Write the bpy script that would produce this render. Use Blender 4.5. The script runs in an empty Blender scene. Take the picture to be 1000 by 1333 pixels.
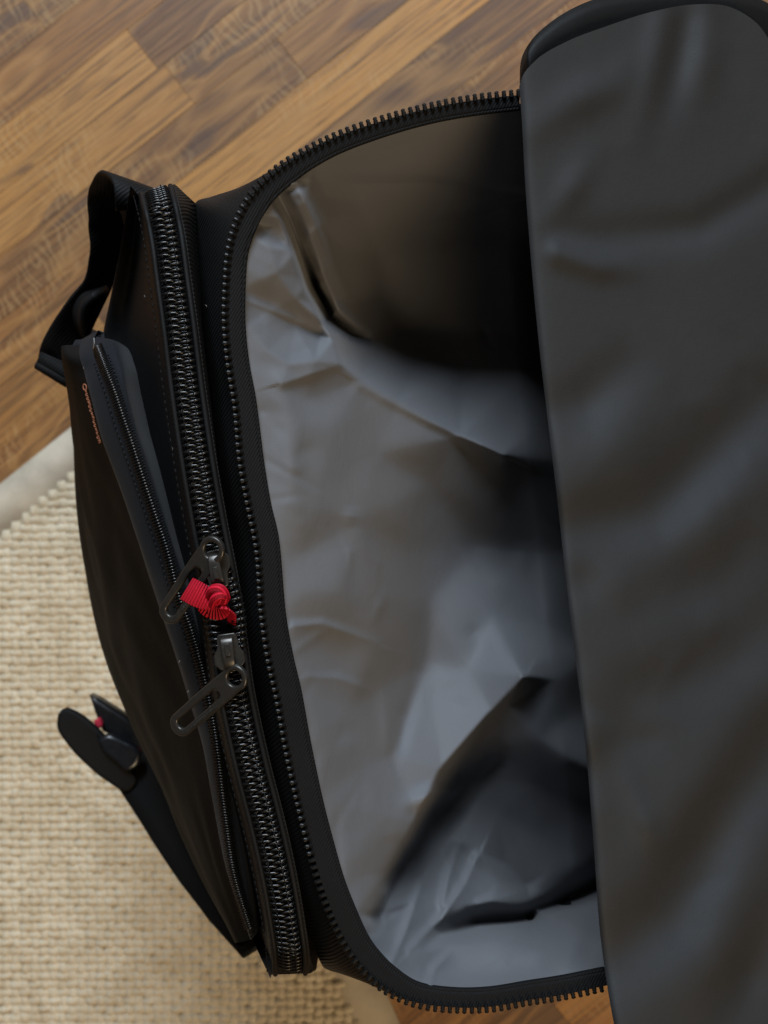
import bpy, bmesh, math, random
import numpy as np
from mathutils import Vector, Matrix, geometry

random.seed(7); rng = np.random.default_rng(7)
scene = bpy.context.scene
COL = scene.collection

# ------------------------------------------------------------------ camera
HC = 0.95                      # camera height above the floor (m)
K = 4.9e-4                     # metres per photo pixel, per metre of distance
RIM = 0.42                     # height of the bag's rim
cam_d = bpy.data.cameras.new("camera")
cam = bpy.data.objects.new("camera", cam_d); COL.objects.link(cam)
cam.location = (0, 0, HC); cam.rotation_euler = (0, 0, 0)
cam_d.sensor_fit = 'VERTICAL'; cam_d.sensor_height = 24.0
cam_d.lens = 12.0 / (666.5 * K)
cam_d.clip_start = 0.01; cam_d.clip_end = 50
cam_d.dof.use_dof = True; cam_d.dof.focus_distance = HC - RIM
cam_d.dof.aperture_fstop = 12.0
scene.camera = cam

# ------------------------------------------------------------------ light
world = bpy.data.worlds.new("World"); scene.world = world
world.use_nodes = True
bg = world.node_tree.nodes['Background']
bg.inputs['Color'].default_value = (1.0, 0.86, 0.72, 1); bg.inputs['Strength'].default_value = 0.07

def area(name, loc, target, sx, sy, power, color):
    d = bpy.data.lights.new(name, 'AREA'); d.shape = 'RECTANGLE'; d.size = sx; d.size_y = sy
    d.energy = power; d.color = color
    o = bpy.data.objects.new(name, d); COL.objects.link(o); o.location = loc
    o.rotation_euler = (Vector(target) - Vector(loc)).to_track_quat('-Z', 'Y').to_euler()
    return o
area("window_light", (-0.20, 1.88, 1.75), (0, 0.0, 0.25), 1.15, 1.15, 84, (0.78, 0.89, 1.0))
area("room_lamp_light", (0.9, -1.7, 1.9), (0, 0, 0.2), 1.0, 1.0, 32, (1.0, 0.75, 0.46))

vs = scene.view_settings
vs.view_transform = 'Standard'; vs.look = 'None'; vs.exposure = 0.0; vs.gamma = 1.0; vs.use_curve_mapping = False

# ------------------------------------------------------------------ helpers
def S(z): return (HC - z) * K
def P(px, py, z):
    """point at height z that stands under photo coordinates (px, py)"""
    s = S(z); return np.array([(px - 500) * s, -(py - 666.5) * s, z])
def PV(a):
    a = np.asarray(a, float); s = (HC - a[..., 2]) * K
    return np.stack([(a[..., 0] - 500) * s, -(a[..., 1] - 666.5) * s, a[..., 2]], -1)

def spline(pts, n):
    """smooth resample of control points, n samples evenly spaced along the path"""
    p = np.asarray(pts, float)
    d = np.r_[0, np.cumsum(np.linalg.norm(np.diff(p[:, :2], axis=0), axis=1) + 1e-6)]
    m = np.zeros_like(p); h = np.diff(d); sl = np.diff(p, axis=0) / h[:, None]
    m[0] = sl[0]; m[-1] = sl[-1]
    m[1:-1] = (sl[:-1] * h[1:, None] + sl[1:] * h[:-1, None]) / (h[1:] + h[:-1])[:, None]
    def ev(t):
        i = np.clip(np.searchsorted(d, t, side='right') - 1, 0, len(h) - 1)
        u = ((t - d[i]) / h[i])[:, None]; H = h[i][:, None]
        return ((2*u**3 - 3*u**2 + 1) * p[i] + (u**3 - 2*u**2 + u) * H * m[i]
                + (-2*u**3 + 3*u**2) * p[i+1] + (u**3 - u**2) * H * m[i+1])
    return ev(np.linspace(0, d[-1], n))

def link(o, parent=None):
    COL.objects.link(o)
    if parent is not None: o.parent = parent
    return o
def obj(name, me, mat=None, parent=None, smooth=True, label=None):
    o = bpy.data.objects.new(name, me); link(o, parent)
    if mat is not None:
        me.materials.clear(); me.materials.append(mat)
    if smooth:
        me.polygons.foreach_set('use_smooth', [True] * len(me.polygons))
    if label: o['label'] = label
    return o
def mesh(name, v, f):
    me = bpy.data.meshes.new(name); me.from_pydata([tuple(map(float, q)) for q in v], [], f); me.update(); return me
def grid_faces(nr, nc, off=0, wrap=False):
    f = []
    for i in range(nr - 1):
        for j in range(nc if wrap else nc - 1):
            a = off + i*nc + j; b = off + i*nc + (j+1) % nc
            f.append((a, b, b + nc, a + nc))
    return f
def loft(name, curves, up=True):
    """curves: list of (n,3) world arrays -> one sheet; the winding is set so the sheet faces up/out"""
    A = np.stack(curves); nr, nc = A.shape[:2]
    me = mesh(name, A.reshape(-1, 3), grid_faces(nr, nc))
    nz = np.mean([p.normal.z * p.area for p in me.polygons])
    if (nz < 0) == up: me.flip_normals()
    return me
def dense(curves, n):
    """smooth interpolation across the curves (columns) to n curves"""
    A = np.stack(curves); k, c = A.shape[0], A.shape[1]
    t = np.linspace(0, k - 1, n); i = np.clip(t.astype(int), 0, k - 2); u = (t - i)[:, None, None]
    m = np.gradient(A, axis=0)
    return list((2*u**3 - 3*u**2 + 1)*A[i] + (u**3 - 2*u**2 + u)*m[i] + (-2*u**3 + 3*u**2)*A[i+1] + (u**3 - u**2)*m[i+1])
def tube(path, r, sides=8, caps=True):
    p = np.asarray(path, float); n = len(p)
    rr = np.broadcast_to(np.asarray(r, float), (n,))
    t = np.gradient(p, axis=0); t /= np.linalg.norm(t, axis=1)[:, None] + 1e-12
    ref = np.array([0, 0, 1.0]) if abs(t[0, 2]) < 0.9 else np.array([1.0, 0, 0])
    v = []; a = np.linspace(0, 2*math.pi, sides, endpoint=False)
    nrm = ref - t[0] * ref.dot(t[0]); nrm /= np.linalg.norm(nrm)
    for i in range(n):
        nrm = nrm - t[i] * nrm.dot(t[i]); nrm /= np.linalg.norm(nrm) + 1e-12
        b = np.cross(t[i], nrm)
        v.append(p[i] + rr[i] * (np.cos(a)[:, None]*nrm + np.sin(a)[:, None]*b))
    v = np.concatenate(v); f = grid_faces(n, sides, wrap=True)
    if caps: f += [tuple(range(sides))[::-1], tuple(range((n-1)*sides, n*sides))]
    return v, f
def join(parts):
    v = []; f = []; o = 0
    for a, b in parts:
        v.append(np.asarray(a)); f += [tuple(i + o for i in q) for q in b]; o += len(a)
    return np.concatenate(v), f
def ribbon(center, side, width, thick, edge=True):
    """webbing: centre line (n,3), side vectors (n,3), width and thickness in metres"""
    c = np.asarray(center, float); s = np.asarray(side, float); n = len(c)
    t = np.gradient(c, axis=0); t /= np.linalg.norm(t, axis=1)[:, None]
    s = s - t * np.sum(s*t, 1)[:, None]; s /= np.linalg.norm(s, axis=1)[:, None]
    nn = np.cross(t, s); w = np.broadcast_to(np.asarray(width, float), (n,))[:, None] / 2; h = thick / 2
    prof = [(-1, 0), (-.94, 1), (-.5, 1.1), (0, 1.1), (.5, 1.1), (.94, 1), (1, 0), (.94, -1), (0, -1.1), (-.94, -1)]
    rows = [c + s*w*a + nn*h*b for a, b in prof]
    A = np.stack(rows, 1); k = len(prof)
    f = grid_faces(n, k, wrap=True) + [tuple(range(k)), tuple(range((n-1)*k, n*k))[::-1]]
    return A.reshape(-1, 3), f
def fix(me):
    bm = bmesh.new(); bm.from_mesh(me); bmesh.ops.recalc_face_normals(bm, faces=bm.faces); bm.to_mesh(me); bm.free(); return me
def shape2d(loops, thick, bev):
    """flat shape with holes, extruded and bevelled, as mesh data (local xy, z = thickness)"""
    cu = bpy.data.curves.new('tmp', 'CURVE'); cu.dimensions = '2D'; cu.fill_mode = 'BOTH'
    cu.extrude = thick/2 - bev; cu.bevel_depth = bev; cu.bevel_resolution = 2; cu.offset = -bev
    for lp in loops:
        sp = cu.splines.new('POLY'); sp.points.add(len(lp) - 1)
        for q, (x, y) in zip(sp.points, lp): q.co = (x, y, 0, 1)
        sp.use_cyclic_u = True
    o = bpy.data.objects.new('tmp', cu); COL.objects.link(o)
    dg = bpy.context.evaluated_depsgraph_get(); dg.update()
    me = bpy.data.meshes.new_from_object(o.evaluated_get(dg))
    bpy.data.objects.remove(o); bpy.data.curves.remove(cu)
    v = np.array([q.co[:] for q in me.vertices]); f = [tuple(p.vertices) for p in me.polygons]
    bpy.data.meshes.remove(me); return v, f
def place(v, origin, xdir, normal):
    x = np.asarray(xdir, float); x /= np.linalg.norm(x); z = np.asarray(normal, float)
    z = z - x*z.dot(x); z /= np.linalg.norm(z); y = np.cross(z, x)
    return np.asarray(origin) + v[:, :1]*x + v[:, 1:2]*y + v[:, 2:3]*z
def arc(cx, cy, r, a0, a1, n):
    a = np.radians(np.linspace(a0, a1, n)); return [(cx + r*math.cos(q), cy + r*math.sin(q)) for q in a]
def sharp(me, ang=35):
    me.polygons.foreach_set('use_smooth', [True]*len(me.polygons))
    me.set_sharp_from_angle(angle=math.radians(ang))

# ------------------------------------------------------------------ materials
class N:
    """tiny node builder"""
    def __init__(s, name):
        s.m = bpy.data.materials.new(name); s.m.use_nodes = True; s.t = s.m.node_tree; s.b = s.t.nodes['Principled BSDF']
    def n(s, typ, **kw):
        x = s.t.nodes.new(typ)
        for k, v in kw.items():
            if k.startswith('i_'):
                key = k[2:]; key = int(key) if key.isdigit() else key.replace('_', ' ')
                if hasattr(v, 'is_output') and v.is_output: s.t.links.new(v, x.inputs[key])
                else: x.inputs[key].default_value = v
            else: setattr(x, k, v)
        return x
    def set(s, key, v):
        if hasattr(v, 'is_output'): s.t.links.new(v, s.b.inputs[key])
        else: s.b.inputs[key].default_value = v
    def coord(s, scale=(1, 1, 1), rot=(0, 0, 0), out='Object'):
        c = s.n('ShaderNodeTexCoord'); m = s.n('ShaderNodeMapping', i_Vector=c.outputs[out]); m.inputs['Scale'].default_value = scale
        m.inputs['Rotation'].default_value = rot; return m.outputs[0]
    def noise(s, vec, scale, detail=3, rough=.55, dist=0):
        return s.n('ShaderNodeTexNoise', i_Vector=vec, i_Scale=scale, i_Detail=detail, i_Roughness=rough, i_Distortion=dist).outputs['Fac']
    def ramp(s, fac, stops):
        r = s.n('ShaderNodeValToRGB', i_Fac=fac); e = r.color_ramp.elements
        while len(e) < len(stops): e.new(.5)
        for q, (p, c) in zip(e, stops): q.position = p; q.color = (*c, 1) if len(c) == 3 else c
        return r.outputs[0]
    def mix(s, fac, a, b, blend='MIX'):
        x = s.n('ShaderNodeMix', data_type='RGBA', blend_type=blend)
        for i, v in ((0, fac), (6, a), (7, b)):
            if hasattr(v, 'is_output'): s.t.links.new(v, x.inputs[i])
            else: x.inputs[i].default_value = v if i == 0 else (*v, 1)
        return x.outputs[2]
    def math(s, op, a, b=0.0):
        x = s.n('ShaderNodeMath', operation=op)
        for i, v in enumerate((a, b)):
            if hasattr(v, 'is_output'): s.t.links.new(v, x.inputs[i])
            else: x.inputs[i].default_value = v
        return x.outputs[0]
    def bump(s, h, strength, dist, prev=None):
        x = s.n('ShaderNodeBump', i_Height=h, i_Strength=strength, i_Distance=dist)
        if prev is not None: s.t.links.new(prev, x.inputs['Normal'])
        return x.outputs[0]

def mat_fabric(name, col, rough=.75, twill=0.0, pitch=.0011, rot=.7, spec=.35, sheen=0.0, weave=.00035, var=.25, coat=0.0):
    m = N(name); v = m.coord()
    big = m.noise(v, 35, 4)
    m.set('Base Color', m.mix(m.ramp(big, [(.3, (0, 0, 0)), (.7, (1, 1, 1))]), tuple(c*(1-var) for c in col), tuple(c*(1+var) for c in col)))
    w1 = m.n('ShaderNodeTexWave', i_Vector=m.coord(rot=(0, 0, rot)), i_Scale=2*math.pi/20/pitch, i_Distortion=.6, i_Detail=1.0, bands_direction='X').outputs['Fac']
    fine = m.noise(v, 1/weave/2, 2, .7)
    nrm = m.bump(fine, .35, .0002)
    if twill: nrm = m.bump(w1, twill, .0003, nrm)
    nrm = m.bump(m.noise(v, 160, 4), .25, .0006, nrm)
    m.set('Normal', nrm); m.set('Roughness', m.math('ADD', m.math('MULTIPLY', fine, .15), rough - .07)); m.set('Specular IOR Level', spec)
    if sheen: m.set('Sheen Weight', sheen); m.set('Sheen Roughness', .5)
    if coat: m.set('Coat Weight', coat); m.set('Coat Roughness', .45)
    return m.m

def mat_lining():
    m = N('grey_nylon_lining'); v = m.coord()
    big = m.noise(v, 18, 4)
    m.set('Base Color', m.mix(big, (.110, .113, .122), (.135, .138, .148)))
    a = m.n('ShaderNodeTexWave', i_Vector=m.coord(rot=(0, 0, .08)), i_Scale=2*math.pi/20/.00055, i_Distortion=1.0, i_Detail=1.0).outputs['Fac']
    b = m.n('ShaderNodeTexWave', i_Vector=m.coord(rot=(0, 0, .08)), i_Scale=2*math.pi/20/.00055, i_Distortion=1.0, i_Detail=1.0, bands_direction='Y').outputs['Fac']
    n1 = m.bump(m.math('MULTIPLY', a, b), .22, .00012)
    n1 = m.bump(m.noise(v, 2500, 2, .7), .15, .0001, n1)
    n1 = m.bump(m.noise(m.coord(scale=(1, .45, 1)), 95, 4, .55, .5), .22, .0012, n1)
    m.set('Normal', n1); m.set('Roughness', .62); m.set('Specular IOR Level', .22)
    m.set('Sheen Weight', .12); m.set('Sheen Roughness', .4)
    return m.m

def mat_simple(name, col, rough, metal=0.0, spec=.5, nscale=300, bump=.15, dist=.0002, rvar=.12):
    m = N(name); v = m.coord(); n = m.noise(v, nscale, 4)
    m.set('Base Color', m.mix(n, tuple(c*.8 for c in col), tuple(c*1.2 for c in col)))
    m.set('Metallic', metal); m.set('Specular IOR Level', spec)
    m.set('Roughness', m.math('ADD', m.math('MULTIPLY', n, rvar*2), rough - rvar)); m.set('Normal', m.bump(n, bump, dist))
    return m.m

def mat_wood():
    m = N('oiled_oak_parquet')
    oi = m.n('ShaderNodeObjectInfo'); rnd = oi.outputs['Random']
    c = m.n('ShaderNodeTexCoord').outputs['Object']
    off = m.n('ShaderNodeCombineXYZ', i_0=m.math('MULTIPLY', rnd, 37.0), i_1=m.math('MULTIPLY', rnd, 11.0), i_2=0.0).outputs[0]
    v = m.n('ShaderNodeVectorMath', operation='ADD', i_0=c, i_1=off).outputs[0]
    def mp(sc, rot=0):
        x = m.n('ShaderNodeMapping', i_Vector=v); x.inputs['Scale'].default_value = sc; x.inputs['Rotation'].default_value = (0, 0, rot); return x.outputs[0]
    tone = m.ramp(rnd, [(0, (.29, .115, .027)), (.18, (.105, .042, .020)), (.36, (.50, .225, .052)), (.52, (.085, .039, .023)), (.68, (.34, .138, .032)), (.84, (.18, .076, .026)), (1, (.26, .105, .027))])
    grain = m.noise(mp((14, 260, 1)), 1.0, 5, .6, .6)
    col = m.mix(m.ramp(grain, [(.3, (0, 0, 0)), (.72, (1, 1, 1))]), tone, m.mix(.5, tone, (.42, .205, .062)))
    col = m.mix(m.math('MULTIPLY', m.ramp(m.noise(mp((9, 420, 1)), 1.0, 4, .65), [(.48, (0, 0, 0)), (.62, (1, 1, 1))]), .62), col, (.075, .038, .018))
    col = m.mix(m.math('MULTIPLY', m.ramp(m.noise(mp((28, 1100, 1)), 1.0, 3, .7), [(.54, (0, 0, 0)), (.64, (1, 1, 1))]), .55), col, (.05, .024, .012))
    # dark grey-violet heartwood fields
    heart = m.noise(mp((7, 26, 1), .12), 1.0, 1.5, .45, 1.6)
    hm = m.ramp(heart, [(.60, (0, 0, 0)), (.65, (1, 1, 1))])
    col = m.mix(m.math('MULTIPLY', hm, .5), col, (.070, .043, .034))
    rim = m.ramp(heart, [(.47, (0, 0, 0)), (.54, (1, 1, 1)), (.58, (0, 0, 0))])
    col = m.mix(m.math('MULTIPLY', rim, .45), col, (.46, .23, .07))
    # curly medullary flecks running across the strip
    rip = m.n('ShaderNodeTexWave', i_Vector=mp((1, .45, 1), .35), i_Scale=60.0, i_Distortion=14.0, i_Detail=2.0, i_Detail_Scale=1.3).outputs['Fac']
    msk = m.ramp(m.noise(mp((10, 22, 1)), 1.0, 2), [(.52, (0, 0, 0)), (.64, (1, 1, 1))])
    col = m.mix(m.math('MULTIPLY', m.math('MULTIPLY', m.ramp(rip, [(.55, (0, 0, 0)), (.9, (1, 1, 1))]), msk), .30), col, (.50, .31, .13))
    m.set('Base Color', col)
    m.set('Roughness', m.math('ADD', m.math('MULTIPLY', grain, .2), .36)); m.set('Specular IOR Level', .4)
    m.set('Normal', m.bump(m.noise(mp((20, 300, 1)), 1.0, 4), .25, .0006)); return m.m

def mat_rug():
    m = N('undyed_jute_weave'); v = m.coord()
    n = m.noise(v, 60, 3); f = m.noise(m.coord(scale=(1, 1, 1)), 900, 3, .7)
    col = m.mix(m.ramp(n, [(.3, (0, 0, 0)), (.7, (1, 1, 1))]), (.50, .415, .29), (.64, .56, .425))
    col = m.mix(m.math('MULTIPLY', m.ramp(f, [(.45, (0, 0, 0)), (.7, (1, 1, 1))]), .35), col, (.36, .28, .18))
    m.set('Base Color', col); m.set('Roughness', .9); m.set('Specular IOR Level', .15)
    m.set('Normal', m.bump(f, .6, .0006)); return m.m

M = dict(
    lidcloth=mat_fabric('dark_grey_lid_lining', (.030, .0308, .0325), .70, spec=.2, var=.06),  # lid lining, coloured darker than the bag's inner lining
    wood=mat_wood(), rug=mat_rug(), lining=mat_lining(),
    gap=mat_simple('dark_floor_joint', (.03, .02, .012), .9),
    rugbase=mat_fabric('jute_backing', (.43, .34, .22), .95, spec=.1),
    tape_beige=mat_fabric('beige_cotton_binding', (.42, .36, .28), .9, spec=.15, twill=.2),
    body=mat_fabric('black_polyester_shell', (.0045, .0045, .0048), .65, spec=.22),
    coated=mat_fabric('black_coated_shell', (.0045, .0046, .0045), .72, spec=.12, var=.12),
    navy=mat_fabric('navy_black_softshell', (.0042, .0054, .0080), .8, spec=.2, sheen=.05),
    twill=mat_fabric('black_twill_gusset', (.0045, .0045, .0046), .62, twill=.6, pitch=.0012, rot=.75, spec=.24),
    ztape=mat_fabric('black_zip_tape', (.0035, .0035, .004), .75, twill=.5, pitch=.0009, rot=0.5, spec=.2),
    web=mat_fabric('black_webbing', (.0042, .0042, .0044), .7, twill=.4, pitch=.0012, rot=.8, spec=.2),
    tooth=mat_simple('black_moulded_nylon', (.006, .006, .006), .42, spec=.35, rvar=.06),
    coil=mat_simple('black_coil_filament', (.005, .005, .005), .27, spec=.6, rvar=.05),
    gun=mat_simple('gunmetal_zip_hardware', (.052, .048, .043), .33, metal=.6, nscale=500, bump=.12, rvar=.1),
    buckle=mat_simple('black_acetal_buckle', (.010, .0105, .012), .32, spec=.5),
    red=None, redthread=mat_simple('red_thread', (.55, .02, .05), .7), orange=mat_simple('orange_embroidery', (.24, .085, .04), .8),
)
m_ = N('red_grosgrain_ribbon')
uvc = m_.n('ShaderNodeUVMap').outputs[0]
sep = m_.n('ShaderNodeSeparateXYZ', i_0=uvc)
rb = m_.math('SINE', m_.math('MULTIPLY', sep.outputs[0], 2*math.pi))
m_.set('Base Color', m_.mix(m_.math('MULTIPLY', m_.math('ADD', rb, 1.0), .5), (.36, .003, .014), (.60, .010, .036)))
m_.set('Roughness', .6); m_.set('Normal', m_.bump(rb, .9, .0004)); m_.set('Specular IOR Level', .2)
M['red'] = m_.m

# ------------------------------------------------------------------ floor
fl = mesh('floor', [(-1.2, -1.2, -.004), (1.2, -1.2, -.004), (1.2, 1.2, -.004), (-1.2, 1.2, -.004)], [(0, 1, 2, 3)])
floor = obj('floor', fl, M['wood'], smooth=False); floor['kind'] = 'structure'; floor['label'] = 'oiled oak strip parquet floor in gold and brown'
PW = 0.0305; ang = math.radians(38.2)
ux = np.array([math.cos(ang), math.sin(ang)]); uy = np.array([-ux[1], ux[0]])
def plank_mesh(L, W):
    bm = bmesh.new(); bmesh.ops.create_cube(bm, size=1)
    bmesh.ops.scale(bm, vec=(L, W, .012), verts=bm.verts); bmesh.ops.translate(bm, vec=(0, 0, -.006), verts=bm.verts)
    bmesh.ops.bevel(bm, geom=[e for e in bm.edges if all(abs(v.co.z) < 1e-6 for v in e.verts)], offset=.00012, segments=1, affect='EDGES')
    me = bpy.data.meshes.new('plank'); bm.to_mesh(me); bm.free(); me.materials.append(M['wood']); return me
PL = {L: plank_mesh(L - .00012, PW - .00012) for L in (.24, .30, .36)}
r_ = random.Random(3)
for i in range(-31, 32):
    y = i*PW; x = -1.0 - r_.random()*.3
    while x < .95:
        L = r_.choice([.24, .30, .36, .36]); cx = x + L/2; x += L
        w = ux*cx + uy*(y + .006)
        if abs(w[0]) > .64 or abs(w[1]) > .68: continue
        o = bpy.data.objects.new('plank', PL[L]); link(o, floor)
        o.location = (w[0], w[1], r_.uniform(-.0002, .0002)); o.rotation_euler = (0, 0, ang)

# ------------------------------------------------------------------ rug
rug = bpy.data.objects.new('woven_rug', None); link(rug)
rug['label'] = 'chunky beige woven jute rug with flat cloth border under the bag'; rug['category'] = 'rug'
ZR = .006
e1d = np.array([1, .80]); e1d /= np.linalg.norm(e1d)              # direction of the far edge (world xy)
c0 = P(152, 507, ZR)[:2]                                           # corner hidden under the bag
a2 = math.radians(66); e2d = np.array([math.cos(a2), -math.sin(a2)])
def rugpt(a, b): return c0 - e1d*a + e2d*b                        # a: back along far edge, b: down the right edge
BW = .026
def slab(name, pts, z0, z1, mat, r=.0015):
    n = len(pts); bm = bmesh.new()
    vs_ = [bm.verts.new((p[0], p[1], z0)) for p in pts]; f = bm.faces.new(vs_)
    ex = bmesh.ops.extrude_face_region(bm, geom=[f]); up = [g for g in ex['geom'] if isinstance(g, bmesh.types.BMVert)]
    bmesh.ops.translate(bm, vec=(0, 0, z1 - z0), verts=up)
    bmesh.ops.recalc_face_normals(bm, faces=bm.faces)
    bmesh.ops.bevel(bm, geom=[e for e in bm.edges if all(v.co.z > z1 - 1e-6 for v in e.verts)], offset=r, segments=3, affect='EDGES')
    me = bpy.data.meshes.new(name); bm.to_mesh(me); bm.free(); return obj(name, me, mat, rug)
slab('backing', [rugpt(.001, .001), rugpt(.001, .62), rugpt(.42, .62), rugpt(.42, .001)][::-1], .0005, ZR - .0021, M['rugbase'], .0005)
slab('border_band', [rugpt(0, 0), rugpt(0, BW), rugpt(.42, BW), rugpt(.42, 0)], .0003, ZR - .0020, M['tape_beige'], .0006)
slab('border_band', [rugpt(0, BW + .0004), rugpt(0, .62), rugpt(BW, .62), rugpt(BW, BW + .0004)], .0003, ZR - .0020, M['tape_beige'], .0006)
px_, py_ = .0057, .0050
inv = np.linalg.inv(np.stack([-e1d, e2d], 1))
vv = []; ff = []; off = 0
na, nb = 7, 4
ta = np.linspace(-1, 1, na); tb = np.linspace(-1, 1, nb)
for i in range(-85, 24):
    for j in range(-90, 50):
        cx, cy = i*px_ + rng.normal(0, .00035), j*py_ + rng.normal(0, .0003)
        if cx < -.34 or cx > .12 or cy < -.42: continue
        a, b = inv @ (np.array([cx, cy]) - c0)
        if a < BW - .001 or b < BW - .001 or a > .415 or b > .615: continue
        horiz = (i + j) % 2 == 0
        Lh = (.0045 if horiz else .0042)*rng.uniform(.93, 1.07); Wh = .0027*rng.uniform(.88, 1.12); hz = .0028*rng.uniform(.8, 1.2)
        th = (0.0 if horiz else math.pi/2) + rng.normal(0, .12) + .14
        A, B = np.meshgrid(ta, tb, indexing='ij')
        lx = A*Lh; ly = B*Wh*(1 - .25*A**2)
        lz = hz*(np.sqrt(np.clip(1 - .92*B**2, 0, 1))*(1 - .85*A**2)) - .0012
        X = cx + lx*math.cos(th) - ly*math.sin(th); Y = cy + lx*math.sin(th) + ly*math.cos(th)
        vv.append(np.stack([X, Y, ZR - .001 + lz], -1).reshape(-1, 3)); ff += [tuple(q) for q in grid_faces(na, nb, off)]; off += na*nb
wv = mesh('weave', np.concatenate(vv), ff)
if np.mean([p.normal.z for p in wv.polygons[:50]]) < 0: wv.flip_normals()
weave = obj('weave', wv, M['rug'], rug); weave['kind'] = 'stuff'

# ------------------------------------------------------------------ backpack
bag = bpy.data.objects.new('backpack', None); link(bag)
bag['label'] = 'open black backpack with grey lining standing on the floor and rug'; bag['category'] = 'backpack'
R = RIM
NT = 220
TEETH = [(675,124),(620,130),(560,141),(500,157),(440,178),(395,200),(360,223),(338,243),(322,265),(309,292),(300,325),(296,370),(295,424),(300,475),(308,525),(316,607),(326,660),(336,710),(343,800),(352,860),(362,905),(374,972),(390,1045),(404,1102),(420,1157),(438,1203),(455,1236),(473,1260),(497,1283),(537,1303),(590,1311),(639,1310),(690,1301),(735,1294),(790,1282)]
OUTER = [(676,134),(620,139),(556,149),(496,165),(432,186),(385,208),(340,232),(306,246),(275,256),(254,265),(255,300),(258,350),(263,410),(268,462),(274,515),(285,607),(291,665),(298,715),(310,800),(320,860),(329,915),(343,985),(360,1055),(374,1115),(388,1165),(402,1212),(416,1250),(428,1263),(470,1273),(525,1293),(590,1301),(639,1300),(690,1292),(735,1285),(790,1273)]
INNER = [(677,141),(620,148),(564,158),(506,174),(448,195),(408,216),(378,238),(356,258),(340,280),(329,303),(320,332),(317,374),(317,424),(322,473),(331,522),(341,600),(350,655),(361,705),(369,795),(379,853),(390,900),(402,966),(417,1038),(431,1093),(446,1145),(463,1188),(478,1220),(495,1243),(515,1262),(546,1282),(592,1289),(638,1288),(688,1280),(733,1273),(788,1262)]
def rimz(i):   # the rim dips slightly at its corners
    return R
def with_z(pts, z):
    if callable(z): return [(x, y, z(k)) for k, (x, y) in enumerate(pts)]
    return [(x, y, z) for x, y in pts]
def outer_z(k):
    d = math.hypot(OUTER[k][0] - TEETH[k][0], OUTER[k][1] - TEETH[k][1]); return R - .004 - min(.030, .0008*d)
c_teeth = PV(spline(with_z(TEETH, R), NT)); c_inner = PV(spline(with_z(INNER, R - .001), NT))
def matched(pts, zf):
    """sample by control-point index so that the lists stay paired"""
    a = np.array(with_z(pts, zf)); k = len(a); t = np.linspace(0, k-1, NT); i = np.clip(t.astype(int), 0, k-2); u = (t-i)[:, None]
    m = np.gradient(a, axis=0)
    return PV((2*u**3-3*u**2+1)*a[i] + (u**3-2*u**2+u)*m[i] + (-2*u**3+3*u**2)*a[i+1] + (u**3-u**2)*m[i+1])
m_teeth = matched(TEETH, R); m_outer = matched(OUTER, outer_z); m_inner = matched(INNER, R - .0012)
mid1 = m_teeth*.5 + m_outer*.5 + np.array([0, 0, .004]); 
low = m_outer.copy(); low[:, 2] = R - .09; low[:, :2] *= 1.00
low2 = m_outer.copy(); low2[:, 2] = .12; base_ = m_outer.copy(); base_[:, 2] = .002; base_[:, :2] *= .97
shell_c = dense([m_teeth - [0, 0, .0016], mid1, m_outer], 12)[:-1] + dense([m_outer, low, low2, base_], 14)
shell = obj('side_gusset', loft('side_gusset', shell_c), M['twill'], bag)

# back panel with padding, under the lid
def ring(pts, z, n=72):
    p = [(x, y, z) for x, y in pts]; p = p + [p[0]]
    return PV(spline(p, n + 1)[:-1])
bp = [(966,170),(1000,160),(1040,200),(1060,400),(1065,700),(1060,1000),(1040,1180),(1005,1235),(970,1230),(965,1000),(965,700),(965,400)]
rb_ = [ring(bp, R - .004)]
r0 = ring(bp, R - .018); cen = r0.mean(0)
rings = []
for zz, sc in ((R - .070, .90), (R - .074, .97), (R - .09, 1.0), (.25, 1.0), (.10, 1.02), (.01, 1.0), (.001, .96)):
    q = r0.copy(); q[:, :2] = cen[:2] + (q[:, :2] - cen[:2])*sc; q[:, 2] = zz; rings.append(q)
A = np.stack(rings); nr, nc = A.shape[:2]
me = mesh('back_panel', A.reshape(-1, 3), grid_faces(nr, nc, wrap=True) + [tuple(range(nc)), tuple(range((nr-1)*nc, nr*nc))[::-1]])
obj('back_panel', fix(me), M['body'], bag)

# main zipper: tape along the rim, each tooth a piece of its own
tp = dense([m_teeth + [0, 0, .0004], (m_teeth + m_inner)/2 + [0, 0, .0007], m_inner + [0, 0, .0006], m_inner*.985 + m_teeth*.015 - [0, 0, .004]], 9)
main_zip = obj('main_zipper_tape', loft('main_zipper_tape', tp), M['ztape'], bag)
# edge binding that hides the raw edge of the lining
v, f = tube(m_inner + [0, 0, .0002], .0008, 8); obj('tape_edge_piping', mesh('tape_edge_piping', v, f), M['ztape'], main_zip)
to = [(-1.8, -.85), (.2, -.85), (.7, -.5), (1.05, -.88), (1.6, -.7), (1.95, -.2), (1.95, .2), (1.6, .7), (1.05, .88), (.7, .5), (.2, .85), (-1.8, .85)]
tv = []; k = len(to)
for z, s in ((-1.15, .6), (-.6, 1.0), (.4, 1.0), (1.2, .45)):
    tv += [(x*(s if x > 0 else 1)*.66e-3, y*s*.88e-3, z*.9e-3) for x, y in to]
tf = grid_faces(4, k, wrap=True) + [tuple(range(k))[::-1], tuple(range(3*k, 4*k))]
tooth_me = fix(mesh('zipper_tooth', tv, tf)); tooth_me.materials.append(M['tooth']); sharp(tooth_me, 30)
arcl = np.r_[0, np.cumsum(np.linalg.norm(np.diff(c_teeth, axis=0), axis=1))]
pitch = .00246; nt = int(arcl[-1]/pitch)
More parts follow.
